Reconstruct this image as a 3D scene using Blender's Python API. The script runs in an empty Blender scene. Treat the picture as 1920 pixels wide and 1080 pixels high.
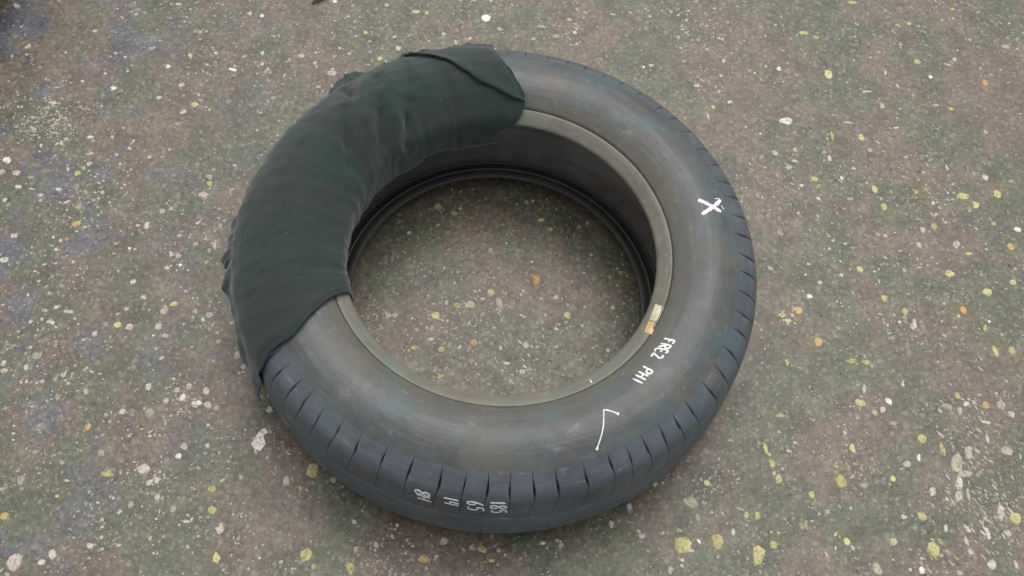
import bpy, bmesh, math, random
from mathutils import Vector, Matrix, Euler, noise
from mathutils.bvhtree import BVHTree
random.seed(7)
PI = math.pi
sc = bpy.context.scene
COL = sc.collection

# ------------------------------------------------------------------ camera, light, exposure
FPX = 2180.7                       # focal length in pixels of a 1920 wide picture
cd = bpy.data.cameras.new('camera')
cam = bpy.data.objects.new('camera', cd); COL.objects.link(cam)
cam.location = (0.0, -0.6658, 1.292)
cam.rotation_euler = (0.4928, -0.0588, 0.0825)
cd.sensor_width = 36.0; cd.lens = FPX / 1920 * 36.0
cd.clip_start = 0.01; cd.clip_end = 200
sc.camera = cam
SUN_EL, SUN_AZ = math.radians(68), math.radians(8)      # azimuth clockwise from +Y
w = bpy.data.worlds.new('World'); sc.world = w; w.use_nodes = True
nt = w.node_tree; nt.nodes.clear()
sky = nt.nodes.new('ShaderNodeTexSky'); sky.sky_type = 'NISHITA'; sky.sun_disc = False
sky.sun_elevation = SUN_EL; sky.sun_rotation = SUN_AZ
sky.air_density = 1.0; sky.dust_density = 4.0
hs = nt.nodes.new('ShaderNodeHueSaturation'); hs.inputs['Saturation'].default_value = 0.28   # overcast: nearly grey
bg = nt.nodes.new('ShaderNodeBackground'); bg.inputs['Strength'].default_value = 0.15
wo = nt.nodes.new('ShaderNodeOutputWorld')
nt.links.new(sky.outputs[0], hs.inputs['Color']); nt.links.new(hs.outputs[0], bg.inputs['Color']); nt.links.new(bg.outputs[0], wo.inputs[0])
ld = bpy.data.lights.new('sun', 'SUN'); ld.energy = 0.55; ld.angle = math.radians(75); ld.color = (1.0, 0.97, 0.92)
lo = bpy.data.objects.new('sun', ld); COL.objects.link(lo)
sd = Vector((math.sin(SUN_AZ) * math.cos(SUN_EL), math.cos(SUN_AZ) * math.cos(SUN_EL), math.sin(SUN_EL)))
lo.rotation_euler = sd.to_track_quat('Z', 'Y').to_euler(); lo.location = sd * 5
sc.view_settings.view_transform = 'Standard'; sc.view_settings.look = 'None'
sc.view_settings.exposure = 0.29; sc.view_settings.gamma = 1.0
sc.cycles.filter_width = 1.5

# ------------------------------------------------------------------ helpers
CR = Euler(cam.rotation_euler).to_matrix()
def ray(px, py):
    return (CR @ Vector(((px - 960) / FPX, -(py - 540) / FPX, -1))).normalized()
def on_plane(px, py, z=0.0):
    d = ray(px, py); s = (z - cam.location.z) / d.z
    return cam.location + d * s
def mesh_obj(name, verts, faces, mat=None, parent=None, smooth=True, mats=None, midx=None):
    me = bpy.data.meshes.new(name)
    me.from_pydata([tuple(v) for v in verts], [], faces)
    if mats:
        for m in mats: me.materials.append(m)
        if midx: me.polygons.foreach_set('material_index', midx)
    elif mat: me.materials.append(mat)
    if smooth: me.polygons.foreach_set('use_smooth', [True] * len(me.polygons))
    me.update()
    o = bpy.data.objects.new(name, me); COL.objects.link(o)
    if parent: o.parent = parent
    return o
def thing(name, label, cat, loc=(0, 0, 0), rz=0, group=None):
    o = bpy.data.objects.new(name, None); COL.objects.link(o); o.empty_display_size = 0.05
    o.location = loc; o.rotation_euler = (0, 0, rz); o['label'] = label; o['category'] = cat
    if group: o['group'] = group
    return o
def catmull(pts, n):
    out = []
    P = [Vector(p) for p in pts]
    for i in range(len(P) - 1):
        a, b, c, d = P[max(i - 1, 0)], P[i], P[i + 1], P[min(i + 2, len(P) - 1)]
        for k in range(n):
            t = k / n
            out.append(0.5 * ((2 * b) + (c - a) * t + (2 * a - 5 * b + 4 * c - d) * t * t + (3 * b - a - 3 * c + d) * t ** 3))
    out.append(P[-1]); return out
def revolve(prof, n, flip=False):
    V, F = [], []
    m = len(prof)
    for j in range(n):
        a = 2 * PI * j / n; c, s = math.cos(a), math.sin(a)
        for p in prof: V.append((p[0] * c, p[0] * s, p[1]))
    for j in range(n):
        k = (j + 1) % n
        for i in range(m - 1):
            f = (j * m + i, k * m + i, k * m + i + 1, j * m + i + 1)
            F.append(f[::-1] if flip else f)
    return V, F
class Nodes:
    def __init__(s, name):
        s.m = bpy.data.materials.new(name); s.m.use_nodes = True; s.t = s.m.node_tree
        s.b = s.t.nodes['Principled BSDF']
    def n(s, typ, **kw):
        x = s.t.nodes.new(typ)
        for k, v in kw.items():
            if k in x.inputs: 
                s.put(x.inputs[k], v)
            else: setattr(x, k, v)
        return x
    def put(s, sock, v):
        if isinstance(v, bpy.types.NodeSocket): s.t.links.new(v, sock)
        else: sock.default_value = v
    def noise(s, scale, detail=4, rough=0.55, vec=None, w=None):
        x = s.n('ShaderNodeTexNoise'); x.inputs['Scale'].default_value = scale; x.inputs['Detail'].default_value = detail
        x.inputs['Roughness'].default_value = rough
        if vec is not None: s.t.links.new(vec, x.inputs['Vector'])
        return x.outputs['Fac']
    def mapr(s, v, a, b, c=0.0, d=1.0):
        x = s.n('ShaderNodeMapRange'); s.put(x.inputs['Value'], v)
        for k, q in (('From Min', a), ('From Max', b), ('To Min', c), ('To Max', d)): x.inputs[k].default_value = q
        return x.outputs[0]
    def math(s, op, a, b=0.0):
        x = s.n('ShaderNodeMath', operation=op); s.put(x.inputs[0], a); s.put(x.inputs[1], b); return x.outputs[0]
    def mix(s, f, a, b, bt='MIX'):
        x = s.n('ShaderNodeMix', data_type='RGBA', blend_type=bt)
        s.put(x.inputs[0], f); s.put(x.inputs[6], a); s.put(x.inputs[7], b); return x.outputs[2]
    def bump(s, h, strength, dist):
        x = s.n('ShaderNodeBump'); x.inputs['Strength'].default_value = strength; x.inputs['Distance'].default_value = dist
        s.put(x.inputs['Height'], h); s.t.links.new(x.outputs[0], s.b.inputs['Normal']); return x
    def coord(s, kind='Object'):
        return s.n('ShaderNodeTexCoord').outputs[kind]
def C4(*c): return (c[0], c[1], c[2], 1.0)

# ------------------------------------------------------------------ materials
def floor_colour(s, vec):
    """worn painted concrete: brown-grey, green-grey and blue-grey areas under fine speckle"""
    a = s.mapr(s.noise(8, 6, .62, vec), .46, .54)
    base = s.mix(a, C4(.138, .100, .070), C4(.088, .096, .054))
    st = s.mapr(s.noise(5.1, 5, .65, vec), .40, .62)
    base = s.mix(s.math('MULTIPLY', st, .35), base, C4(.090, .080, .058))
    sep = s.n('ShaderNodeSeparateXYZ'); s.put(sep.inputs[0], vec)
    left = s.mapr(sep.outputs[0], -.25, -.60)
    b = s.math('MULTIPLY', s.mapr(s.noise(12, 5, .65, vec), .50, .58), left)
    rd = s.math('MULTIPLY', s.mapr(s.noise(14.7, 5, .65, vec), .54, .62), left)
    base = s.mix(s.math('MULTIPLY', rd, .7), base, C4(.135, .088, .080))
    base = s.mix(b, base, C4(.088, .089, .103))
    fine = s.mapr(s.noise(150, 5, .7, vec), .32, .68, .55, 1.55)
    mid = s.mapr(s.noise(28, 4, .6, vec), .3, .7, .72, 1.32)
    k = s.math('MULTIPLY', fine, mid)
    cc = s.n('ShaderNodeCombineXYZ'); [s.put(cc.inputs[i], k) for i in range(3)]
    return s.mix(1.0, base, cc.outputs[0], 'MULTIPLY')
def make_floor_mat():
    s = Nodes('worn_speckled_floor'); v = s.coord('Object')
    col = floor_colour(s, v)
    # tiny embedded grains
    for sc_, lo_, c in ((300, .20, C4(.24, .215, .17)), (140, .22, C4(.27, .225, .18)), (185, .16, C4(.25, .24, .175)), (90, .14, C4(.22, .195, .15)), (230, .14, C4(.075, .07, .055))):
        vo = s.n('ShaderNodeTexVoronoi'); vo.inputs['Scale'].default_value = sc_; s.t.links.new(v, vo.inputs['Vector'])
        sel = s.n('ShaderNodeSeparateColor'); s.t.links.new(vo.outputs['Color'], sel.inputs[0])
        g = s.math('MULTIPLY', s.mapr(vo.outputs['Distance'], .42, .25), s.mapr(sel.outputs[0], 1 - lo_ - .1, 1 - lo_ + .1, 0, .7))
        col = s.mix(g, col, c)
    s.put(s.b.inputs['Base Color'], col)
    s.put(s.b.inputs['Roughness'], s.mapr(s.noise(40, 4, .6, v),   .3, .7, .34, .50))
    h = s.math('ADD', s.noise(220, 4, .6, v), s.math('MULTIPLY', s.noise(60, 3, .5, v), 1.5))
    s.bump(h, .35, .0012)
    return s.m
M_FLOOR = make_floor_mat()
def chip_mat(name, col, cover=.75):
    s = Nodes(name); v = s.coord('Generated'); g = s.n('ShaderNodeNewGeometry').outputs['Position']
    r = s.n('ShaderNodeObjectInfo').outputs['Random']
    base = floor_colour(s, g)
    n = s.noise(260, 3, .6, g)
    f = s.math('MULTIPLY', s.mapr(n, .34, .52, .35, 1.0), cover)
    var = s.mapr(s.noise(33, 2, .5, g), .3, .7, .75, 1.15)
    cc = s.n('ShaderNodeCombineXYZ'); [s.put(cc.inputs[i], var) for i in range(3)]
    s.put(s.b.inputs['Base Color'], s.mix(f, base, s.mix(1.0, C4(*col), cc.outputs[0], 'MULTIPLY')))
    s.b.inputs['Roughness'].default_value = .5
    s.bump(n, .3, .0008)
    return s.m
CH = {'W': chip_mat('white_chip', (.82, .77, .70), 1.0), 'w': chip_mat('pale_chip', (.60, .55, .47), .9),
      'p': chip_mat('pinkish_chip', (.56, .46, .385), .95), 'g': chip_mat('greenish_grey_chip', (.35, .34, .25), .95),
      'c': chip_mat('cream_chip', (.50, .46, .32), .85), 'y': chip_mat('dull_yellow_chip', (.50, .45, .17), .9),
      'Y': chip_mat('yellow_chip', (.58, .53, .22), .95), 'o': chip_mat('ochre_chip', (.60, .40, .15), .85),
      'd': chip_mat('dark_grit', (.045, .040, .034), .8), 'O': chip_mat('orange_chip', (.70, .36, .10), .9)}

def cvt(s, v, k):
    x = s.n('ShaderNodeVectorMath', operation='ADD'); s.put(x.inputs[0], v); x.inputs[1].default_value = (k, -k, k * .5); return x.outputs[0]
def rubber(name, base, rings=0.0, dust=None, rough=.5, scratch=0.0, tint=0.0):
    s = Nodes(name); v = s.coord('Object')
    sep = s.n('ShaderNodeSeparateXYZ'); s.put(sep.inputs[0], v)
    r2 = s.math('ADD', s.math('POWER', sep.outputs[0], 2.0), s.math('POWER', sep.outputs[1], 2.0))
    r = s.math('SQRT', r2)
    n1 = s.noise(9, 5, .6, v); n2 = s.noise(45, 5, .65, v)
    col = s.mix(s.mapr(n1, .35, .65), C4(*[c * .82 for c in base]), C4(base[0] * 1.12, base[1] * 1.2, base[2] * 1.18))
    col = s.mix(s.math('MULTIPLY', s.mapr(n2, .50, .75), .5), col, C4(base[0] * 1.7, base[1] * 1.65, base[2] * 1.5))
    # circumferential rub marks: noise stretched along the circle
    ang = s.math('ARCTAN2', sep.outputs[1], sep.outputs[0])
    cv = s.n('ShaderNodeCombineXYZ'); s.put(cv.inputs[0], s.math('MULTIPLY', ang, 1.6)); s.put(cv.inputs[1], s.math('MULTIPLY', r, 150)); s.put(cv.inputs[2], s.math('MULTIPLY', sep.outputs[2], 90))
    streak = s.noise(1.0, 5, .6, cv.outputs[0])
    col = s.mix(s.math('MULTIPLY', s.mapr(streak, .52, .74), .55), col, C4(base[0] * 1.9, base[1] * 1.85, base[2] * 1.75))
    col = s.mix(s.math('MULTIPLY', s.mapr(streak, .42, .28), .5), col, C4(base[0] * .6, base[1] * .6, base[2] * .6))
    if tint:
        t1 = s.mapr(s.noise(13, 6, .65, v), .50, .60); t2 = s.mapr(s.noise(17.3, 6, .65, cvt(s, v, 3.1)), .54, .64); t3 = s.mapr(s.noise(31, 6, .7, cvt(s, v, 7.7)), .55, .68)
        col = s.mix(s.math('MULTIPLY', t1, tint), col, C4(base[0] * .80, base[1] * 1.35, base[2] * 1.38))
        col = s.mix(s.math('MULTIPLY', t2, tint * .8), col, C4(base[0] * 1.55, base[1] * 1.28, base[2] * .92))
        col = s.mix(s.math('MULTIPLY', t3, tint * .7), col, C4(base[0] * .62, base[1] * .62, base[2] * .66))
    if dust:
        r0, r1, dc, amt = dust
        f = s.math('MULTIPLY', s.mapr(r, r1, r0), s.mapr(s.noise(14, 4, .6, v), .30, .62, .35, 1.0))
        col = s.mix(s.math('MULTIPLY', f, amt), col, C4(*dc))
    if scratch:
        cv2 = s.n('ShaderNodeCombineXYZ'); s.put(cv2.inputs[0], s.math('MULTIPLY', ang, 9)); s.put(cv2.inputs[1], s.math('MULTIPLY', sep.outputs[2], 120)); s.put(cv2.inputs[2], s.math('MULTIPLY', r, 60))
        q = s.noise(1.3, 4, .6, cv2.outputs[0])
        col = s.mix(s.math('MULTIPLY', s.mapr(q, .62, .75), scratch), col, C4(.30, .28, .27))
    s.put(s.b.inputs['Base Color'], col)
    s.put(s.b.inputs['Roughness'], s.mapr(n2, .3, .7, rough - .06, rough + .10))
    s.b.inputs['Specular IOR Level'].default_value = .5
    h = s.math('ADD', s.math('ADD', s.math('MULTIPLY', s.noise(500, 3, .6, v), .3), s.math('MULTIPLY', n2, 2.0)), s.math('MULTIPLY', streak, .9))
    if rings:
        wv = s.math('SINE', s.math('MULTIPLY', r, 2 * PI / .0042))
        band = s.math('MULTIPLY', s.mapr(r, .198, .202), s.mapr(r, .216, .211))
        h = s.math('ADD', h, s.math('MULTIPLY', s.math('MULTIPLY', wv, band), rings))
    s.bump(h, .45, .0010)
    return s.m
M_SIDE = rubber('dusty_sidewall_rubber', (.078, .080, .079), rings=.03, dust=(.198, .226, (.135, .120, .080), .75), rough=.41, tint=.8, scratch=.35)
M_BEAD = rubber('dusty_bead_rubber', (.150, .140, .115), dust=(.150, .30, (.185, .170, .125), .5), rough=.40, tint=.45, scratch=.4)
M_TREAD = rubber('worn_tread_rubber', (.084, .092, .104), rough=.37, tint=.5, scratch=.5)
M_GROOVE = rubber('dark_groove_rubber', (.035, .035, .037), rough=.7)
M_LINER = rubber('inner_liner_rubber', (.235, .205, .180), rough=.65, tint=.35)
M_LOWB = rubber('shaded_lower_bead_rubber', (.042, .039, .036), rough=.55)  # darker than the upper bead: shade inside the tyre put into the colour
def cloth_mat():
    s = Nodes('dark_green_black_cloth'); v = s.coord('Object')
    n1 = s.noise(11, 4, .6, v)
    col = s.mix(s.mapr(n1, .38, .62), C4(.026, .033, .030), C4(.016, .038, .031))
    wv = s.noise(900, 2, .5, v)
    col = s.mix(s.math('MULTIPLY', s.mapr(wv, .35, .65), .35), col, C4(.040, .050, .046))
    lint = s.mapr(s.noise(330, 1, .5, v), .79, .83)
    col = s.mix(s.math('MULTIPLY', lint, .7), col, C4(.25, .25, .24))
    s.put(s.b.inputs['Base Color'], col)
    s.b.inputs['Roughness'].default_value = .85
    s.b.inputs['Specular IOR Level'].default_value = .25
    s.b.inputs['Sheen Weight'].default_value = .25; s.b.inputs['Sheen Roughness'].default_value = .5
    s.bump(s.math('ADD', s.math('MULTIPLY', wv, .5), s.noise(120, 4, .6, v)), .4, .0010)
    return s.m
M_CLOTH = cloth_mat()
def simple(name, col, rough=.5, var=.15, sc_=200):
    s = Nodes(name); v = s.coord('Object')
    n = s.noise(sc_, 4, .6, v)
    s.put(s.b.inputs['Base Color'], s.mix(s.mapr(n, .35, .65), C4(*[c * (1 - var) for c in col]), C4(*[min(1, c * (1 + var)) for c in col])))
    s.b.inputs['Roughness'].default_value = rough; s.bump(n, .3, .0004)
    return s.m
def paint_mat():
    s = Nodes('white_marker_paint'); v = s.coord('Object'); n = s.noise(600, 4, .7, v); n2 = s.noise(180, 3, .6, v)
    f = s.mapr(s.math('ADD', n, s.math('MULTIPLY', n2, .6)), .55, .80, .45, 1.0)
    s.put(s.b.inputs['Base Color'], s.mix(f, C4(.22, .22, .22), C4(.82, .84, .82)))
    s.b.inputs['Roughness'].default_value = .6; s.bump(n, .4, .0004); return s.m
M_PAINT = paint_mat()
M_STICK = simple('cream_sticker', (.62, .55, .36), .5, .25, 120)
M_STICK2 = simple('orange_sticker_end', (.62, .42, .20), .5, .25, 120)
M_SCRAP = simple('dark_brown_scrap', (.07, .055, .045), .7, .3, 300)

# ------------------------------------------------------------------ floor
def build_floor():
    n = 40; S = 6.0
    V, F = [], []
    for j in range(n + 1):
        for i in range(n + 1): V.append((-S + 2 * S * i / n, -S + 2 * S * j / n, 0))
    for j in range(n):
        for i in range(n):
            a = j * (n + 1) + i; F.append((a, a + 1, a + n + 2, a + n + 1))
    o = mesh_obj('floor', V, F, M_FLOOR); o['kind'] = 'structure'
    return o
floor = build_floor()
CHIPS = """40 50 9 9 w;178 58 12 9 w;285 91 19 10 g;315 125 10 10 W;213 165 14 9 W;197 138 9 9 p;298 183 12 10 w;437 131 21 11 W;405 100 10 10 w;335 8 14 8 w;365 196 20 12 Y;373 178 9 9 p;393 206 9 9 w;150 200 8 6 p;170 257 13 9 W;108 164 12 6 p;235 107 10 7 w;23 105 9 9 w;232 240 9 9 g;332 232 12 10 g;357 17 8 8 w;468 26 12 10 p;248 123 9 9 p;
13 300 17 15 W;3 323 14 14 p;30 324 18 14 p;104 292 8 7 w;145 325 14 14 y;167 307 12 10 p;281 295 10 9 p;305 294 12 9 g;318 281 9 8 w;218 290 9 9 w;203 301 10 9 g;440 310 10 8 w;58 333 14 7 g;35 350 14 9 w;60 355 18 5 w;110 355 14 8 w;143 350 14 13 g;192 361 10 9 p;228 353 9 8 w;382 365 20 13 p;393 344 12 12 y;148 387 15 17 g;303 396 12 12 p;275 423 13 17 w;142 420 20 14 o;26 442 14 10 w;337 442 15 10 p;355 445 10 6 w;9 487 18 13 w;217 457 9 9 w;403 460 8 22 p;338 497 9 9 W;313 502 13 9 p;250 528 12 12 w;137 492 8 10 w;253 467 12 5 w;323 478 12 7 w;305 395 6 14 p;
270 558 11 9 w;93 551 10 10 w;349 546 11 8 w;238 579 11 9 p;308 580 16 18 p;326 570 18 10 Y;128 585 23 7 w;220 609 13 14 Y;243 614 16 14 p;197 608 13 10 g;140 598 8 8 w;296 612 16 14 p;380 599 8 8 W;393 590 12 12 w;366 584 10 10 p;310 630 15 10 p;410 641 12 13 g;434 606 10 9 w;58 604 9 10 p;67 668 16 15 g;8 695 14 10 p;445 665 13 16 w;400 678 10 9 g;278 726 13 13 w;332 732 11 11 p;342 746 12 15 W;370 755 21 9 W;355 725 12 14 p;387 733 16 15 p;162 735 10 14 p;281 775 18 19 g;312 752 11 11 p;165 800 14 14 o;406 765 13 11 g;108 745 9 14 g;
25 813 9 6 w;335 855 13 11 W;270 880 24 20 p;200 888 20 16 y;293 900 16 11 p;296 932 13 13 p;40 900 14 20 g;8 968 15 13 o;397 917 16 13 y;397 958 18 15 y;27 1055 24 27 p;98 1040 16 16 w;78 1055 13 10 w;412 993 15 14 p;405 1046 14 18 Y;169 1023 14 11 w;350 978 16 6 w;299 958 6 12 w;376 970 10 5 w;212 934 7 7 W;345 837 13 15 p;389 836 9 10 w;411 849 7 7 w;190 849 15 13 g;325 954 12 14 g;293 973 7 5 W;245 946 11 14 g;222 1022 12 7 w;
505 768 12 14 w;586 880 21 27 Y;625 899 13 12 y;537 902 12 17 p;575 1040 24 22 Y;588 1062 9 12 y;657 1064 15 20 y;501 857 8 8 w;667 1030 8 12 p;795 1048 24 12 o;660 1014 9 7 w;832 1015 16 12 p;905 1030 18 10 y;818 1043 8 7 w;543 930 9 9 g;
1047 1015 14 8 p;1146 982 9 15 p;1227 906 11 15 Y;1325 905 12 12 Y;1278 1022 32 30 Y;1347 1015 24 30 y;1422 1043 24 34 Y;1375 998 9 16 w;1295 940 28 20 c;1180 950 10 13 w;1400 965 11 12 y;1420 967 10 14 y;1277 995 8 6 w;1278 1061 9 9 p;1257 1070 10 16 w;1308 970 10 16 g;
1435 840 10 24 Y;1448 870 12 16 y;1460 898 14 18 Y;1522 928 13 14 Y;1598 840 12 16 Y;1674 898 13 15 Y;1728 823 18 18 Y;1511 985 9 19 y;1550 960 11 9 g;1588 1016 13 14 Y;1676 1016 14 14 Y;1451 1022 16 14 y;1728 968 19 16 y;1723 858 7 14 W;1750 1030 26 24 Y;1728 1070 13 14 W;1645 1068 16 22 c;1577 903 20 24 y;1748 922 14 18 w;1795 868 22 38 c;1816 848 16 26 c;1812 888 26 12 c;1888 846 24 16 c;1800 905 12 24 w;1798 930 16 18 w;1816 928 8 26 c;1876 960 12 32 w;1905 972 22 20 Y;1852 1000 8 26 w;1890 1000 16 14 w;1812 1015 8 16 w;1820 1035 11 11 w;1773 990 9 14 w;1595 953 8 8 w;1860 1058 16 16 w;1767 842 10 24 y;1905 1058 8 16 w;1800 1074 12 10 c;1851 822 8 22 w;1700 870 16 12 p;1695 970 12 8 w;
1518 556 13 11 W;1497 582 18 15 o;1467 591 15 10 Y;1479 602 16 9 y;1657 559 13 15 Y;1697 584 14 16 y;1687 604 8 8 W;1715 608 9 20 w;1806 582 13 16 O;1797 593 9 9 Y;1852 549 22 17 Y;1855 603 8 8 W;1848 615 10 14 y;1535 642 18 22 o;1475 680 9 14 Y;1597 677 22 9 y;1624 680 20 10 y;1613 755 26 14 Y;1666 752 12 15 W;1640 775 13 13 c;1675 793 14 9 c;1620 730 7 20 w;1655 768 10 14 w;1693 720 8 15 w;1795 742 12 14 y;1776 762 20 12 c;1812 757 14 10 w;1848 759 16 15 o;1877 760 21 18 c;1868 738 11 7 w;1897 777 15 14 w;1866 660 11 24 Y;1897 658 15 16 Y;1463 780 15 10 y;1525 787 9 8 w;1835 740 9 9 y;1762 770 9 12 w;1848 792 20 7 w;1800 770 9 18 w;
1490 281 10 12 y;1490 302 17 9 w;1555 297 10 16 w;1632 282 14 12 c;1600 316 13 9 w;1527 335 15 13 Y;1503 348 13 7 w;1534 372 11 9 w;1497 400 8 10 w;1625 343 9 9 w;1640 355 14 16 Y;1658 388 14 16 y;1722 337 5 5 W;1717 360 12 12 y;1735 356 12 10 y;1805 368 28 18 Y;1830 385 16 15 Y;1871 364 18 22 Y;1895 340 13 8 y;1775 315 7 15 w;1818 395 9 9 y;1752 424 15 18 y;1730 432 14 14 p;1773 417 9 9 w;1863 420 12 9 Y;1908 430 16 11 W;1895 463 16 16 o;1793 459 15 18 w;1723 460 12 14 w;1816 476 16 8 Y;1613 505 14 17 Y;1640 509 9 9 w;1724 502 12 7 c;1781 513 19 15 Y;1904 504 9 9 w;1900 530 15 12 Y;1585 457 9 8 w;1510 515 6 6 W;1537 530 13 9 p;1516 495 12 7 w;1648 527 6 14 w;1848 333 14 14 w;
1600 5 28 10 y;1507 62 20 13 y;1530 70 14 12 y;1604 43 6 7 W;1704 45 12 11 Y;1766 38 10 6 w;1786 18 14 8 y;1892 44 8 7 w;1735 60 9 9 y;1818 74 10 9 c;1885 88 19 14 c;1720 116 18 15 Y;1553 140 20 23 Y;1660 137 7 17 Y;1790 112 12 11 w;1745 144 11 11 W;1778 122 12 8 y;1847 155 13 19 O;1838 128 10 8 w;1876 131 9 8 Y;1461 129 13 11 W;1468 95 9 7 w;1468 153 9 6 w;1475 227 30 18 W;1627 172 27 5 w;1590 230 30 4 w;1654 198 12 16 c;1615 258 16 17 Y;1755 198 17 8 c;1783 204 13 8 y;1688 204 8 5 w;1509 102 8 10 y;1560 255 9 22 y;1847 248 12 14 y;1589 155 8 10 w;1680 240 18 5 w;
1082 17 10 10 c;1067 37 13 10 c;1015 50 18 10 c;1043 68 17 12 c;1000 73 12 10 y;1150 27 18 8 y;1182 24 9 8 w;1340 16 9 8 w;1292 20 6 6 W;1287 38 10 9 w;1272 71 10 14 c;1287 62 10 8 c;1276 90 9 8 w;1372 100 8 7 w;1357 114 9 11 w;1352 142 10 9 w;1307 161 14 8 w;1337 201 11 12 Y;1368 192 14 9 w;1328 220 7 18 w;1398 238 9 8 w;1436 125 7 12 Y;1415 137 10 7 w;1285 222 8 8 w;1040 48 9 7 c;
628 3 13 9 W;912 34 24 18 W;685 61 11 12 Y;780 22 20 10 c;800 25 9 14 y;805 77 10 8 Y;712 110 15 10 Y;740 70 11 9 p;637 90 8 8 W;622 137 22 18 p;491 30 9 10 W;492 100 9 12 w;725 10 11 10 p;832 64 12 10 w;937 55 14 11 c;793 93 10 9 w;690 122 10 6 w;
821 388 18 12 y;863 391 9 8 w;988 379 11 11 o;1000 376 10 7 p;1015 413 13 9 Y;1033 430 12 8 c;1006 525 17 21 O;921 547 14 15 Y;937 570 15 26 c;882 572 24 17 c;857 573 16 14 y;837 568 9 12 c;817 592 16 16 Y;813 570 12 6 c;1064 592 15 15 Y;888 643 15 14 o;828 655 18 14 y;776 653 14 9 y;986 648 13 14 p;825 706 15 8 y;981 545 5 9 W;1015 560 9 9 p;1043 558 12 12 p;773 597 7 7 w;740 590 9 14 c;728 592 12 12 p;810 615 10 16 c;859 510 9 8 p;888 512 9 9 g;979 698 14 9 w;1140 657 10 9 w;951 682 14 7 w;1096 575 6 7 W;738 547 6 5 w;920 470 10 12 y;935 503 7 8 y;807 636 13 9 p;905 560 14 6 w;1005 640 9 9 g;1050 645 8 8 g;1098 714 12 10 g"""
def chip_shape(sx, sy, rot, rng, k=None):
    """irregular flake outline, sizes in metres"""
    k = k or rng.randint(6, 9); pts = []
    for i in range(k):
        a = 2 * PI * (i + rng.uniform(-.3, .3)) / k
        r = rng.uniform(.72, 1.12)
        x, y = .5 * sx * r * math.cos(a), .5 * sy * r * math.sin(a)
        pts.append((x * math.cos(rot) - y * math.sin(rot), x * math.sin(rot) + y * math.cos(rot)))
    return pts
def prism(V, F, cx, cy, pts, h, taper=.78):
    b = len(V); k = len(pts)
    for x, y in pts: V.append((cx + x, cy + y, -.0004))
    for x, y in pts: V.append((cx + x * taper, cy + y * taper, h))
    for i in range(k): j = (i + 1) % k; F.append((b + i, b + j, b + k + j, b + k + i))
    F.append(tuple(b + k + i for i in range(k)))
    return k + 1
rows = []
for t in CHIPS.replace('\n', '').split(';'):
    q = t.split()
    if len(q) == 5: rows.append((float(q[0]), float(q[1]), float(q[2]), float(q[3]), q[4]))
rows.sort(key=lambda r: -r[2] * r[3])
small = []
PXM = 0.00066
for i, (x, y, sx, sy, k) in enumerate(rows):
    p = on_plane(x, y); rng = random.Random(i * 13 + 5)
    if i >= 299: small.append((p.x, p.y, sx, sy, k)); continue
    V, F = [], []
    prism(V, F, 0, 0, chip_shape(sx * PXM * 1.14, sy * PXM * 1.26, .08 + rng.uniform(-.25, .25), rng, rng.randint(7, 10)), rng.uniform(.0003, .0008))
    o = mesh_obj('chip', V, F, CH[k], floor, smooth=False); o.location = (p.x, p.y, 0)
# the large branched white paint chip at the tyre's lower left
V, F = [], []
P = [(487, 806), (498, 801), (503, 810), (494, 816), (499, 832), (488, 847), (476, 842), (470, 832), (478, 820)]
c0 = on_plane(488, 825)
prism(V, F, 0, 0, [tuple((on_plane(a, b) - c0).xy) for a, b in reversed(P)], .0006, .92)
o = mesh_obj('chip', V, F, CH['W'], floor, smooth=False); o.location = c0
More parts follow.
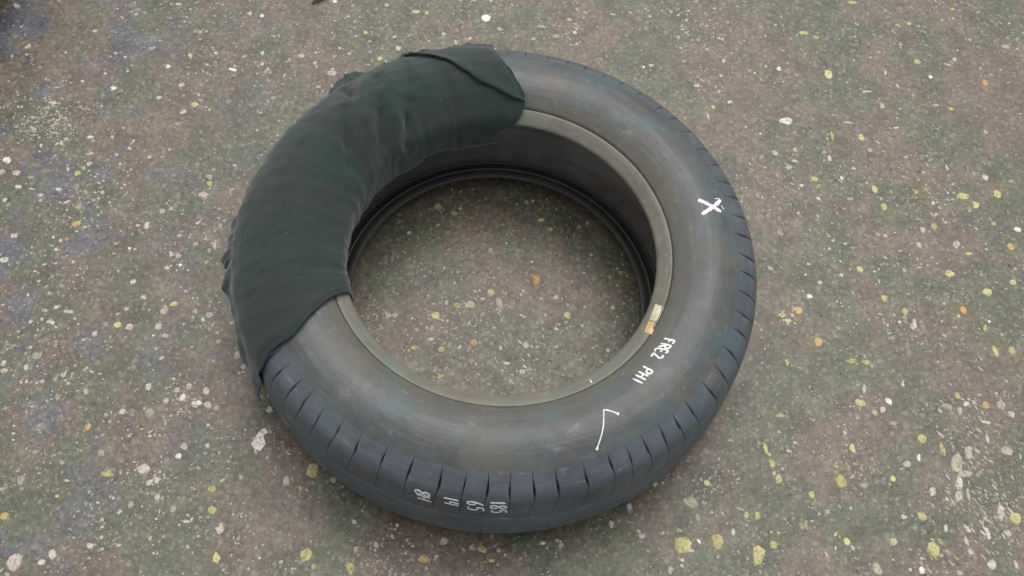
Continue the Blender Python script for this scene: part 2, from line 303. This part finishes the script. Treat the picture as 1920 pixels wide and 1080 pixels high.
# countless smaller ones, joined
def scatter():
    rng = random.Random(3); V, F, MI = [], [], []
    keys = ['W', 'w', 'p', 'g', 'c', 'y', 'Y', 'o', 'O', 'd']
    def add(x, y, sx, sy, rot, k, n=None):
        m = prism(V, F, x, y, chip_shape(sx, sy, rot, rng, n or rng.randint(5, 7)), rng.uniform(.00015, .0005))
        MI.extend([keys.index(k)] * m)
    for x, y, sx, sy, k in small: add(x, y, sx * PXM, sy * PXM, .1, k)
    n = 0
    while n < 30000:
        x, y = rng.uniform(-1.1, 1.1), rng.uniform(-.75, .95)
        d = noise.noise(Vector((x * 7, y * 7, 1.3))) * .6 + noise.noise(Vector((x * 19, y * 19, 4.1))) * .6
        corner = max(0, 1 - math.hypot((x - .68) / .20, (y + .12) / .22))
        if rng.random() > .34 + d + corner * .8: continue
        n += 1
        s = min((.0026 if x < -.15 else .0024) * math.exp(rng.gauss(0, .55)), .0110)
        asp = rng.uniform(.4, 1.0)
        rot = rng.uniform(0, PI)
        right = min(1, max(0, (x + .15) / .5))
        if corner > .1 or right * rng.random() > .45: rot = -math.radians(48) + rng.gauss(0, .3); asp = rng.uniform(.3, .7)
        u = rng.random()
        if rng.random() < .12: k = 'd'; s *= .7
        elif u < .025: k = 'W'; s *= .75
        elif u < .18 + corner * .2: k = 'w'
        elif u < .46 + (1 - right) * .14: k = 'p'
        elif u < .86: k = 'g'
        elif u < .90: k = 'c'
        else: k = 'y' if rng.random() < .25 + .6 * right or (x * x + y * y < .03) else 'g'
        if k in 'y' and rng.random() < .2: k = 'Y'
        add(x, y, s * 1.15, s * asp * 1.15, rot, k)
    for cx, cy, rad, num, ks, elong in ((95, 215, 38, 130, 'pppg', 1), (110, 245, 30, 70, 'pppw', 1), (60, 235, 30, 60, 'pp', 1), (1835, 870, 55, 90, 'wwcc', 2), (1880, 950, 60, 90, 'wwcY', 2), (1790, 925, 50, 60, 'wwc', 2),
            (1800, 775, 55, 90, 'wwcg', 2), (1870, 1000, 70, 80, 'wwg', 2), (1755, 1035, 34, 50, 'cwyY', 2), (350, 745, 40, 50, 'ppw', 1), (380, 590, 40, 40, 'ppw', 1), (1325, 165, 34, 60, 'ppw', 1), (1310, 60, 60, 70, 'ppw', 1), (1060, 45, 60, 60, 'cpp', 1),
            (1480, 595, 28, 40, 'ycw', 1), (1750, 365, 70, 70, 'ycwp', 1), (910, 570, 60, 60, 'cwp', 1), (960, 690, 90, 150, 'ggw', 2), (700, 600, 40, 60, 'pgg', 1), (400, 130, 40, 40, 'ppw', 1), (1460, 340, 50, 60, 'ppw', 2), (1340, 880, 60, 60, 'gpw', 1),
            (1610, 880, 50, 60, 'pyg', 1), (270, 900, 60, 60, 'ppgw', 1), (60, 860, 60, 60, 'ggw', 1), (730, 1050, 60, 90, 'ppw', 1), (870, 60, 70, 60, 'ppw', 1), (850, 590, 60, 50, 'yycp', 1), (1000, 450, 90, 40, 'yycp', 1), (820, 450, 80, 40, 'ypgo', 1), (1080, 600, 70, 50, 'gpwy', 1), (780, 680, 60, 50, 'ppgw', 1), (200, 330, 90, 90, 'wwpg', 1), (120, 480, 90, 80, 'wpgg', 1), (90, 700, 90, 80, 'pwg', 1), (200, 990, 90, 80, 'pwgg', 1), (420, 1000, 70, 60, 'pwg', 1)):
        for _ in range(int(num * (.75 if elong == 2 else 1.1))):
            a, q = rng.uniform(0, 2 * PI), rad * math.sqrt(rng.random()) * rng.uniform(.6, 1.25)
            p = on_plane(cx + q * math.cos(a), cy + q * math.sin(a))
            sz = .0026 * math.exp(rng.gauss(0, .45))
            if elong == 2: add(p.x, p.y, sz * 1.9, sz * .6, -math.radians(50) + rng.gauss(0, .25), rng.choice(ks))
            else: add(p.x, p.y, sz * 1.2, sz * rng.uniform(.5, 1), rng.uniform(0, PI), rng.choice(ks))
    o = mesh_obj('small_chips', V, F, parent=floor, smooth=False, mats=[CH[k] for k in keys], midx=MI)
    o['kind'] = 'stuff'
    # clusters of scuffed pale flakes: pinkish worn patch on the left
scatter()

# ------------------------------------------------------------------ tyre
MID = .087
BEAD = [(.1820, .1432), (.1795, .1436), (.1782, .1455), (.1795, .1485), (.1830, .1512), (.1880, .1545), (.1925, .1570), (.1945, .1572), (.1953, .1560)]
SIDE = [(.1953, .1560), (.1960, .1588), (.1985, .1608), (.206, .1655), (.216, .1700), (.228, .1730), (.240, .1735), (.252, .1712), (.262, .1675), (.270, .1635)]
SHO = [(.270, .1635), (.2775, .1590), (.2845, .1540), (.2905, .1478), (.2948, .1398), (.2970, .1300), (.2980, .1180), (.2985, .1030)]
CARC = [(.270, .1632), (.2745, .1570), (.2790, .1520), (.2840, .1450), (.2880, .1350), (.2895, .1200), (.2900, .1040), (.2900, .1015)]
RIB = [(.2890, .1000), (.2975, .0995), (.2986, .0985), (.2988, .0935), (.2988, .0925), (.2975, .0915), (.2890, .0910)]
LINER = [(.1820, .1432), (.1870, .1450), (.1980, .1510), (.2200, .1620), (.2350, .1600), (.2480, .1500), (.2560, .1350), (.2610, .1150), (.2625, .0900), (.2600, .0600)]
LINLOW = [(.2600, .0600), (.2560, .0380), (.2480, .0250), (.2380, .0190), (.2250, .0180), (.2150, .0195), (.2080, .0225)]
LINBEAD = [(.2080, .0225), (.2062, .0245), (.2045, .0225), (.2000, .0235), (.1960, .0255), (.1935, .0285), (.1915, .0275), (.1880, .0290), (.1850, .0305), (.1820, .0308)]
def flipz(P): return [(r, 2 * MID - z) for r, z in P][::-1]
LOWSHIFT = -.003
def low(P):  # lower half is squashed slightly by the tyre's own weight
    return [(r, max(.0006, 2 * MID - z)) for r, z in P][::-1]
SHO_C = [tuple(p) for p in catmull([(a, b, 0) for a, b in SHO], 3)]
SHO_C = [(p[0], p[1]) for p in SHO_C]
def sm(P, n=4): return [(v[0], v[1]) for v in catmull([(a, b, 0) for a, b in P], n)]

# azimuths of the sipes that can be seen, read where they cross the shoulder
SIP = [(500, 677), (523, 703), (543, 737), (567, 760), (593, 790), (627, 817), (663, 847), (713, 873), (765, 893), (822, 913), (870, 920), (913, 923), (957, 923),
       (1000, 917), (1045, 915), (1100, 903), (1150, 887), (1187, 873), (1220, 857), (1253, 833), (1283, 813), (1310, 787), (1343, 747)]
zc, rc = .150, .288
def az_of(px, py):
    best = None
    for i in range(2880):
        a = 2 * PI * i / 2880
        p = Vector((rc * math.cos(a), rc * math.sin(a), zc)) - cam.location
        q = CR.transposed() @ p
        d = (960 + FPX * q.x / -q.z - px) ** 2 + (540 - FPX * q.y / -q.z - py) ** 2
        if best is None or d < best[0]: best = (d, a)
    return best[1]
azs = sorted(az_of(*s) for s in SIP)                 # from about 200 deg to 320 deg
a0, a1 = azs[0], azs[-1]
rest = 2 * PI - (a1 - a0); nrest = round(rest / .092)
rngb = random.Random(11)
for i in range(1, nrest): azs.append(a1 + rest * (i + rngb.uniform(-.12, .12)) / nrest)

def block(az0, az1, lower, rng):
    prof = SHO_C if not lower else [(r, 2 * MID - z) for r, z in SHO_C]
    V, F = [], []; n = len(prof)
    slant = .025
    cols = (0, .05, .35, .65, .95, 1)
    for i, (r, z) in enumerate(prof):
        s = i / (n - 1)
        def gp(a):      # half width of the cut at boundary azimuth a: opens on the shoulder, closes down the tread face
            q = random.Random(round((a % (2 * PI)) * 1e4)); mx = q.uniform(.0005, .0012) * (.55 if math.radians(25) < a % (2 * PI) < math.radians(190) else 1); c = q.uniform(.22, .34); e_ = q.uniform(.10, .17)
            return (.00012 + mx * math.exp(-((s - c) / e_) ** 2) + .00006 * (s > .3)) / r, (.0013 * math.sin(s * 6 + q.uniform(0, 6)) * min(1, s * 2)) / r
        g0, w0 = gp(az0); g1, w1 = gp(az1)
        sh = -slant * max(0, s - .42) ** 1.3
        A, B = az0 + g0 + sh + w0, az1 - g1 + sh + w1
        # outward direction of the profile
        j0, j1 = max(i - 1, 0), min(i + 1, n - 1)
        t = Vector((prof[j1][0] - prof[j0][0], prof[j1][1] - prof[j0][1])).normalized()
        nr = Vector((-t.y, t.x))
        if nr.x < 0 and nr.y * (1 if not lower else -1) < 0: nr = -nr
        if lower: nr = -Vector((-t.y, t.x)) if (-t.y) < 0 else Vector((-t.y, t.x))
        if nr.x < 0: nr = -nr
        dep = .0002 + .0075 * min(1, s * 4)
        ring = [(A, -dep)] + [(A + (B - A) * c, (-.0006 * min(1, s * 4) * (1 - .7 * min(1, max(0, s - .4) * 3)) if c in (0, 1) else 0) + .00005) for c in cols] + [(B, -dep)]
        for a, o in ring:
            rr, zz = r + nr.x * o, z + nr.y * o
            if s > .999: rr -= .0008
            V.append((rr * math.cos(a), rr * math.sin(a), zz))
    m = len(cols) + 2
    for i in range(n - 1):
        for j in range(m - 1):
            f = (i * m + j, (i + 1) * m + j, (i + 1) * m + j + 1, i * m + j + 1)
            F.append(f if not lower else f[::-1])
    # bottom wall of the block, towards the circumferential groove
    b = len(V); last = (n - 1) * m
    for j in range(m):
        x, y, z = V[last + j]; k = .2885 / math.hypot(x, y)
        V.append((x * k, y * k, z + (-.0006 if not lower else .0006)))
    for j in range(m - 1):
        f = (last + j, b + j, b + j + 1, last + j + 1); F.append(f if not lower else f[::-1])
    return V, F

def build_tyre(label, group):
    t = thing('tyre', label, 'tyre', group=group)
    N = 288
    def part(name, prof, mat, flip=False):
        V, F = revolve(prof, N, flip); return mesh_obj(name, V, F, mat, t)
    b = part('bead', sm(BEAD, 3), M_BEAD)
    part('sidewall', sm(SIDE[:3], 2)[:-1] + sm(SIDE[2:], 4), M_SIDE)
    part('inner_liner', sm(LINER, 4), M_LINER, True)
    part('inner_liner', sm(LINLOW, 3), M_LINER, True)
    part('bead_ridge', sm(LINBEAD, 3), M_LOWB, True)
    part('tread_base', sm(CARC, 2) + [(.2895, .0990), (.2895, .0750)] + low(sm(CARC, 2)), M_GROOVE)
    # two centre ribs, separated by a circumferential groove
    R1 = [(.2890, .0998), (.2972, .0990), (.2984, .0975), (.2990, .0920), (.2990, .0915), (.2978, .0905), (.2890, .0900)]
    part('tread_rib', R1, M_TREAD)
    part('tread_rib', [(r, z - .0115) for r, z in R1], M_TREAD)
    part('tread_rib', [(r, z - .0195) for r, z in R1], M_TREAD)
    part('sidewall', low(sm(SIDE[:3], 2)[:-1] + sm(SIDE[2:], 4)), M_SIDE)
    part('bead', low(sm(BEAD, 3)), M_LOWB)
    for lower in (False, True):
        for i in range(len(azs)):
            A = azs[i]; B = azs[(i + 1) % len(azs)]
            if B < A: B += 2 * PI
            V, F = block(A, B, lower, random.Random(i))
            mesh_obj('tread_block', V, F, M_TREAD, t)
    return t
tyre = build_tyre('large worn grey tyre lying flat with white paint marks and a cloth over it', 'tyres lying on the floor')

# smooth outer skin used to lay marks on
skin = sm(BEAD, 4) + sm(SIDE, 4)[1:] + SHO_C[1:] + [(.299, .10), (.299, .02)]
sv, sf = revolve(skin, 720)
BV = BVHTree.FromPolygons(sv, sf) if hasattr(BVHTree, 'FromPolygons') else BVHTree.FromPolygons(sv, sf)
def on_tyre(px, py):
    h = BV.ray_cast(cam.location, ray(px, py))
    if h[0] is None: return None, None
    n = h[1] if h[1].dot(ray(px, py)) < 0 else -h[1]
    return h[0], n

# ------------------------------------------------------------------ painted marks
def ribbon(V, F, pts, wpx, rise=.0004):
    """a brush stroke along picked surface points; wpx = width in photo pixels"""
    dense = []
    cp = catmull([(a, b, 0) for a, b in pts], 5)
    H = []
    for p in cp:
        h, n = on_tyre(p.x, p.y)
        if h is None: continue
        H.append((h, n))
    if len(H) < 2: return
    b0 = len(V); W = wpx * .00061 * .5
    L = len(H)
    for i, (h, n) in enumerate(H):
        t = (H[min(i + 1, L - 1)][0] - H[max(i - 1, 0)][0]).normalized()
        s = n.cross(t).normalized()
        ww = W * (1 + .18 * math.sin(i * 2.1 + b0))
        if i in (0, L - 1): ww *= .55
        for k, q in ((-1, -.0003), (-.75, rise), (.75, rise), (1, -.0003)):
            hh, nn = BV.find_nearest(h + s * ww * k)[:2]
            if nn.dot(n) < 0: nn = -nn
            V.append(hh + nn * q)
    for i in range(L - 1):
        for j in range(3):
            a = b0 + i * 4 + j; F.append((a, a + 4, a + 5, a + 1))
    F.append((b0, b0 + 1, b0 + 2, b0 + 3)); e = b0 + (L - 1) * 4; F.append((e + 3, e + 2, e + 1, e))
def mark(name, strokes, label, wpx):
    V, F = [], []
    for s in strokes:
        w_ = wpx
        if isinstance(s[0], (int, float)): w_, s = s[0], s[1]
        ribbon(V, F, s, w_)
    if not V: return
    o = mesh_obj(name, V, F, M_PAINT, tyre, smooth=False); o['label'] = label
mark('paint_mark', [(9, [(1309, 375), (1320, 379), (1335, 387), (1352, 397)]), (8.5, [(1351, 375), (1340, 386), (1328, 394), (1316, 402)]),
                    (2, [(1349, 372), (1340, 373)]), (2, [(1352, 385), (1357, 393)])], 'thick white painted cross', 7)
mark('paint_mark', [(2.6, [(1119, 841), (1126, 822), (1131, 800), (1132, 782), (1132, 768)]), (3, [(1132, 768), (1146, 771), (1158, 776)]),
                    (5, [(1118, 844), (1121, 838)]), (5.5, [(1154, 774), (1161, 777)])], 'thin white painted hook shaped line', 3)
mark('paint_mark', [(2.5, [(1106, 712), (1110, 718)])], 'tiny white paint tick on the bead', 2)
GLY = {'1': [[(.5, 0), (.5, 1)]], 'I': [[(.5, 0), (.5, 1)]],
       '8': [[(.5, .5), (.1, .72), (.25, .97), (.75, .97), (.9, .72), (.5, .5), (.05, .28), (.2, .02), (.8, .02), (.95, .28), (.5, .5)]],
       '5': [[(.95, .98), (.2, .98)], [(.2, .98), (.18, .6), (.6, .62), (.95, .38), (.75, .05), (.1, .05)]],
       '6': [[(.8, 1), (.35, .75), (.1, .35), (.3, .02), (.8, .05), (.9, .35), (.55, .5), (.15, .35)]],
       '4': [[(.2, 1), (.05, .42), (.98, .42)], [(.75, .95), (.7, 0)]],
       'H': [[(.08, 0), (.08, 1)], [(.92, 0), (.92, 1)], [(.08, .5), (.92, .5)]],
       'P': [[(.1, 0), (.1, 1)], [(.1, 1), (.8, .95), (.85, .6), (.1, .5)]],
       'F': [[(.1, 0), (.1, 1)], [(.1, 1), (.95, 1)], [(.1, .55), (.7, .55)]],
       'R': [[(.1, 0), (.1, 1)], [(.1, 1), (.85, .95), (.8, .6), (.1, .5)], [(.4, .5), (.9, 0)]],
       'E': [[(.9, 1), (.1, 1), (.1, 0), (.9, 0)], [(.1, .5), (.75, .5)]],
       '2': [[(.1, .85), (.5, 1), (.9, .78), (.5, .4), (.1, .03), (.95, .03)]]}
def glyphs(text, x0, y0, ex, ey, ux, uy, adv, wpx, cw=.78):
    """x0,y0 foot of the first letter; e: reading direction, u: up vector (letter height), in photo pixels"""
    out = []
    for i, ch in enumerate(text):
        for st in GLY.get(ch, []):
            pts = [(x0 + ex * adv * (i + cw * px_) + ux * py_, y0 + ey * adv * (i + cw * px_) + uy * py_) for px_, py_ in st]
            out.append((wpx, pts))
    return out
mark('paint_lettering', glyphs('FRE2', 1246, 634, -.62, .84, 20, 4, 11, 4.2), 'white handwritten letters on the inner sidewall', 3)
mark('paint_lettering', glyphs('PH1', 1206, 686, -.66, .80, 19, 9, 12.5, 4.2), 'white handwritten letters PH1', 3)
mark('paint_lettering', glyphs('185', 919, 940, .12, 1, 29, .8, 7.6, 3.4, .72), 'white handwritten number 185', 2.4)
mark('paint_lettering', glyphs('65', 876, 939, .08, 1, 30, 4, 9.0, 3.4, .72), 'white handwritten number 65', 2.4)
mark('paint_lettering', glyphs('14', 832, 930, .10, 1, 28, 6, 8.0, 3.4, .75), 'white handwritten number 14', 2.4)
mark('paint_lettering', glyphs('8H', 778, 917, .30, 1, 26, 8, 9.0, 3.4, .85), 'white handwritten 8H', 2.4)
def patch(quad, mat, name, label, nu=3, nv=6, rise=.0006):
    (x0, y0), (x1, y1), (x2, y2), (x3, y3) = quad
    V, F = [], []
    for j in range(nv + 1):
        for i in range(nu + 1):
            u, v = i / nu, j / nv
            x = (1 - v) * ((1 - u) * x0 + u * x1) + v * ((1 - u) * x3 + u * x2); y = (1 - v) * ((1 - u) * y0 + u * y1) + v * ((1 - u) * y3 + u * y2)
            h, n = on_tyre(x, y)
            if h is None: return
            edge = u in (0, 1) or v in (0, 1)
            V.append(h + n * (rise if not edge else .0001))
    for j in range(nv):
        for i in range(nu): a = j * (nu + 1) + i; F.append((a, a + nu + 1, a + nu + 2, a + 1))
    o = mesh_obj(name, V, F, mat, tyre); o['label'] = label
patch([(1229, 570), (1246, 575), (1232, 604), (1217, 599)], M_STICK, 'sticker', 'cream yellow sticker remnant on the bead')
patch([(1217, 601), (1231, 606), (1222, 628), (1208, 622)], M_STICK2, 'sticker', 'orange end of the sticker remnant')

# ------------------------------------------------------------------ cloth draped over the upper left of the tyre
def cross(re, ze):
    return [(.1795, .108), (.1768, .120), (.1752, .135), (.1760, .148), (.1805, .1565), (.190, .1635), (.206, .1745), (.225, .1815), (.243, .1825), (.262, .177),
            (.278, .1675), (.290, .158), (.299, .147), (.303, .135), (re, ze)]
def resample(P, n):
    L = [0]
    for a, b in zip(P, P[1:]): L.append(L[-1] + math.hypot(b[0] - a[0], b[1] - a[1]))
    out = []; k = 0
    for i in range(n + 1):
        s = L[-1] * i / n
        while k < len(L) - 2 and L[k + 1] < s: k += 1
        f = (s - L[k]) / max(1e-9, L[k + 1] - L[k]); f = min(1, max(0, f))
        out.append((P[k][0] + (P[k + 1][0] - P[k][0]) * f, P[k][1] + (P[k + 1][1] - P[k][1]) * f))
    return out
NU = 64
OUTL = [(985, 96, .13), (925, 90, .13), (880, 85, .13), (830, 91, .13), (790, 98, .13), (760, 101, .13), (725, 119, .125), (690, 137, .12), (655, 140, .12), (634, 152, .12), (620, 180, .12), (590, 205, .12),
        (560, 226, .12), (530, 262, .12), (500, 310, .115), (470, 357, .115), (450, 400, .115), (438, 440, .11), (427, 475, .11), (415, 488, .11), (424, 498, .11), (429, 510, .11), (418, 540, .105), (430, 560, .10),
        (440, 595, .09), (448, 630, .085), (449, 662, .075), (468, 690, .06), (476, 720, .045), (482, 748, .03), (500, 770, .02)]
tab = []
for x, y, z in OUTL:
    p = on_plane(x, y, z); a = math.atan2(p.y, p.x) % (2 * PI); tab.append((a, math.hypot(p.x, p.y), z))
tab.sort()
def outer(a):
    if a <= tab[0][0]: return tab[0][1:]
    for q, r in zip(tab, tab[1:]):
        if q[0] <= a <= r[0]:
            f = (a - q[0]) / max(1e-9, r[0] - q[0]); return (q[1] + (r[1] - q[1]) * f, q[2] + (r[2] - q[2]) * f)
    return tab[-1][1:]
def cs(a):
    re, ze = outer(a)
    P = cross(re, ze)
    if ze < .12:      # hangs further down outside: keep the fall natural
        P = P[:-1] + [(re - (re - .303) * .25 if re > .303 else .304, ze + (.135 - ze) * .45), (re, ze)]
    return resample(P, NU)
# base sheet for finding the sheet's end lines
NB = 500; A0, A1 = math.radians(60), math.radians(250)
bvv, bff = [], []
for j in range(NB + 1):
    a = A0 + (A1 - A0) * j / NB
    for r, z in cs(a): bvv.append((r * math.cos(a), r * math.sin(a), z))
for j in range(NB):
    for i in range(NU): q = j * (NU + 1) + i; bff.append((q, q + NU + 1, q + NU + 2, q + 1))
BC = BVHTree.FromPolygons(bvv, bff)
def au(px, py):
    h = BC.ray_cast(cam.location, ray(px, py))
    if h[0] is None: return None
    fi = h[2]; j, i = divmod(fi, NU)
    a = math.atan2(h[0].y, h[0].x) % (2 * PI)
    best = min(range(4), key=lambda k: (Vector(bvv[bff[fi][k]]) - h[0]).length)
    p0 = Vector(bvv[j * (NU + 1) + i]); p1 = Vector(bvv[j * (NU + 1) + i + 1])
    f = min(1, max(0, (h[0] - p0).dot(p1 - p0) / (p1 - p0).length_squared))
    return a, (i + f) / NU
def curve(pxs):
    L = sorted([(q[1], q[0]) for q in (au(*p) for p in pxs) if q])
    def f(u):
        if u <= L[0][0]: return L[0][1]
        for a, b in zip(L, L[1:]):
            if a[0] <= u <= b[0]: return a[1] + (b[1] - a[1]) * (u - a[0]) / max(1e-9, b[0] - a[0])
        return L[-1][1]
    return f, L
Rf, RL = curve([(928, 96), (945, 115), (962, 138), (975, 160), (984, 182), (985, 198), (978, 214), (970, 228), (958, 240), (938, 252)])
Lf, LL = curve([(660, 542), (652, 547), (640, 549), (628, 553), (612, 562), (590, 580), (572, 598), (555, 618), (540, 632), (520, 645), (500, 664), (494, 676), (489, 692), (485, 715), (484, 742)])
def P3(a, u):
    c = cs(a); x = u * NU; i = min(NU - 1, int(x)); f = x - i
    r = c[i][0] + (c[i + 1][0] - c[i][0]) * f; z = c[i][1] + (c[i + 1][1] - c[i][1]) * f
    return Vector((r * math.cos(a), r * math.sin(a), z))
CREASE = []
for pts, amp, sg in (([(648, 205), (650, 260), (653, 320)], .0062, .0060), ([(708, 145), (713, 210), (716, 300)], .0068, .0066), ([(768, 190), (764, 235), (761, 275)], .0056, .0058),
                     ([(640, 165), (652, 172), (662, 180)], .0040, .0050), ([(735, 150), (738, 220), (740, 270)], -.0030, .0060), ([(683, 150), (684, 220), (686, 290)], -.0034, .0060),
                     ([(765, 120), (768, 150), (768, 185)], .0022, .0040), ([(600, 420), (590, 500), (580, 560)], .0016, .012), ([(520, 300), (560, 400), (600, 480)], -.0016, .014)):
    pp = []
    for q in pts:
        g = au(*q)
        if g: pp.append(P3(*g))
    CREASE.append((pp, amp, sg))
def crease(p):
    d = 0
    for pp, amp, sg in CREASE:
        best = (9, 0); n = len(pp) - 1
        for k in range(n):
            a, b = pp[k], pp[k + 1]; f = min(1, max(0, (p - a).dot(b - a) / (b - a).length_squared))
            l = (a + (b - a) * f - p).length
            if l < best[0]: best = (l, (k + f) / n)
        fade = .35 + .65 * math.sin(PI * min(1, max(0, best[1])))
        d -= amp * 1.8 * fade * math.exp(-(best[0] / sg) ** 2)
        if amp > .005: d += .0058 * fade * math.exp(-(best[0] / .017) ** 2)
    return d
NT = 300
V, F = [], []
GR = {}
for j in range(NT + 1):
    t = j / NT
    for i in range(NU + 1):
        u = i / NU
        a = Rf(u) + (Lf(u) - Rf(u)) * t
        p = P3(a, u)
        V.append(p)
m = NU + 1
for j in range(NT):
    for i in range(NU): q = j * m + i; F.append((q, q + 1, q + m + 1, q + m))
# normals then displacement
tmp = bpy.data.meshes.new('tmp'); tmp.from_pydata([tuple(v) for v in V], [], F); tmp.update()
NRM = [Vector(v.normal) for v in tmp.vertices]; bpy.data.meshes.remove(tmp)
if sum(n.z for n in NRM) < 0: NRM = [-n for n in NRM]; F = [f[::-1] for f in F]
V2 = []
for k, (p, n) in enumerate(zip(V, NRM)):
    j, i = divmod(k, m)
    az_ = math.atan2(p.y, p.x) % (2 * PI); u_ = i / NU
    q1 = Vector((az_ * 5.5 + 1.2 * noise.noise(p * 9), u_ * 1.3, 3.0)); q2 = Vector((az_ * 13, u_ * 2.4 + az_ * 1.5, 8.0))
    rid = (1 - abs(noise.noise(q1)) * 2.2); rid2 = (1 - abs(noise.noise(q2)) * 2.4)
    d = crease(p) + .0026 * noise.noise(p * 15) + .0013 * (rid - .4) + .0008 * (rid2 - .4) + .0009 * noise.noise(p * 70) + .0010
    e = min(j, NT - j) / NT
    d += .0 if e > .02 else -.002 * (1 - e / .02)
    if i > NU * .80: d += (i / NU - .8) / .2 * (.0050 * noise.noise(Vector((az_ * 17, 2, 0))) + .0028 * noise.noise(Vector((az_ * 60, 5, 0))))
    q = p + n * (d + .0012)
    if i < 4: q.z += (4 - i) / 4 * (.010 * noise.noise(Vector((az_ * 4, 7, 0))) - .006)
    V2.append(q - n * .0016)
cloth = thing('cloth', 'dark greenish black cloth draped over the upper left part of the marked tyre', 'cloth')
cl = mesh_obj('cloth_sheet', V2, F, M_CLOTH, cloth)
md = cl.modifiers.new('thick', 'SOLIDIFY'); md.thickness = .0012; md.offset = -1
# folded-over corner lying on top of the sheet
BC2 = BVHTree.FromPolygons([tuple(v) for v in V2], F)
def oncloth(px, py):
    for k in range(14):
        cx, cy = px + (830 - px) * .012 * k, py + (190 - py) * .012 * k
        h = BC2.ray_cast(cam.location, ray(cx, cy))
        if h[0]: return h[0], (h[1] if h[1].z > 0 else -h[1])
    return None, None
LO = [(758, 107), (775, 106), (800, 107), (825, 112), (850, 122), (875, 137), (900, 153), (930, 167), (955, 179), (984, 190)]
UP = [(760, 103), (780, 101), (810, 97), (840, 92), (870, 89), (900, 89), (925, 93), (948, 116), (966, 143), (985, 180)]
lo_ = catmull([(a, b, 0) for a, b in LO], 6); up_ = catmull([(a, b, 0) for a, b in UP], 6)
NV = 12; V, F = [], []
for j, (a, b) in enumerate(zip(lo_, up_)):
    for i in range(NV + 1):
        f = i / NV; h, n = oncloth(a.x + (b.x - a.x) * f, a.y + (b.y - a.y) * f)
        lift = .0036 * math.exp(-(i / 3.0) ** 2) * (1 if 3 < j < len(lo_) - 3 else .5) + .0016
        V.append(h + n * lift)
for j in range(len(lo_) - 1):
    for i in range(NV): q = j * (NV + 1) + i; F.append((q, q + 1, q + NV + 2, q + NV + 1))
fc = mesh_obj('folded_corner', V, F, M_CLOTH, cloth)
md = fc.modifiers.new('thick', 'SOLIDIFY'); md.thickness = .0014; md.offset = 1

# ------------------------------------------------------------------ second tyre just entering at the upper left corner
def copy_thing(src, loc, rz, label):
    r = src.copy(); COL.objects.link(r); r.location = loc; r.rotation_euler = (0, 0, rz); r['label'] = label
    for ch in src.children:
        if ch.name.startswith(('paint', 'sticker')): continue
        c = ch.copy(); COL.objects.link(c); c.parent = r
    return r
copy_thing(tyre, (-1.012, .475, 0), 1.9, 'dark tyre only whose edge shows at the upper left corner of the photo')

# ------------------------------------------------------------------ dark scrap at the top edge
c0 = on_plane(601, 2)
V, F = [], []
for j in range(9):
    t = j / 8; 
    for i in range(4):
        s = i / 3 - .5
        wd = .009 * math.sin(PI * (t * .9 + .05))
        V.append(((t - .5) * .026 + s * .002, s * wd + .004 * math.sin(t * 3), .001 + .0035 * math.sin(PI * t) + .002 * abs(s)))
for j in range(8):
    for i in range(3): q = j * 4 + i; F.append((q, q + 4, q + 5, q + 1))
sp = mesh_obj('scrap', V, F, M_SCRAP); sp.location = (c0.x, c0.y, .0006); sp.rotation_euler = (0, 0, .55)
sp['label'] = 'small curled dark brown scrap on the floor at the top edge'; sp['category'] = 'debris'
md = sp.modifiers.new('thick', 'SOLIDIFY'); md.thickness = .0008
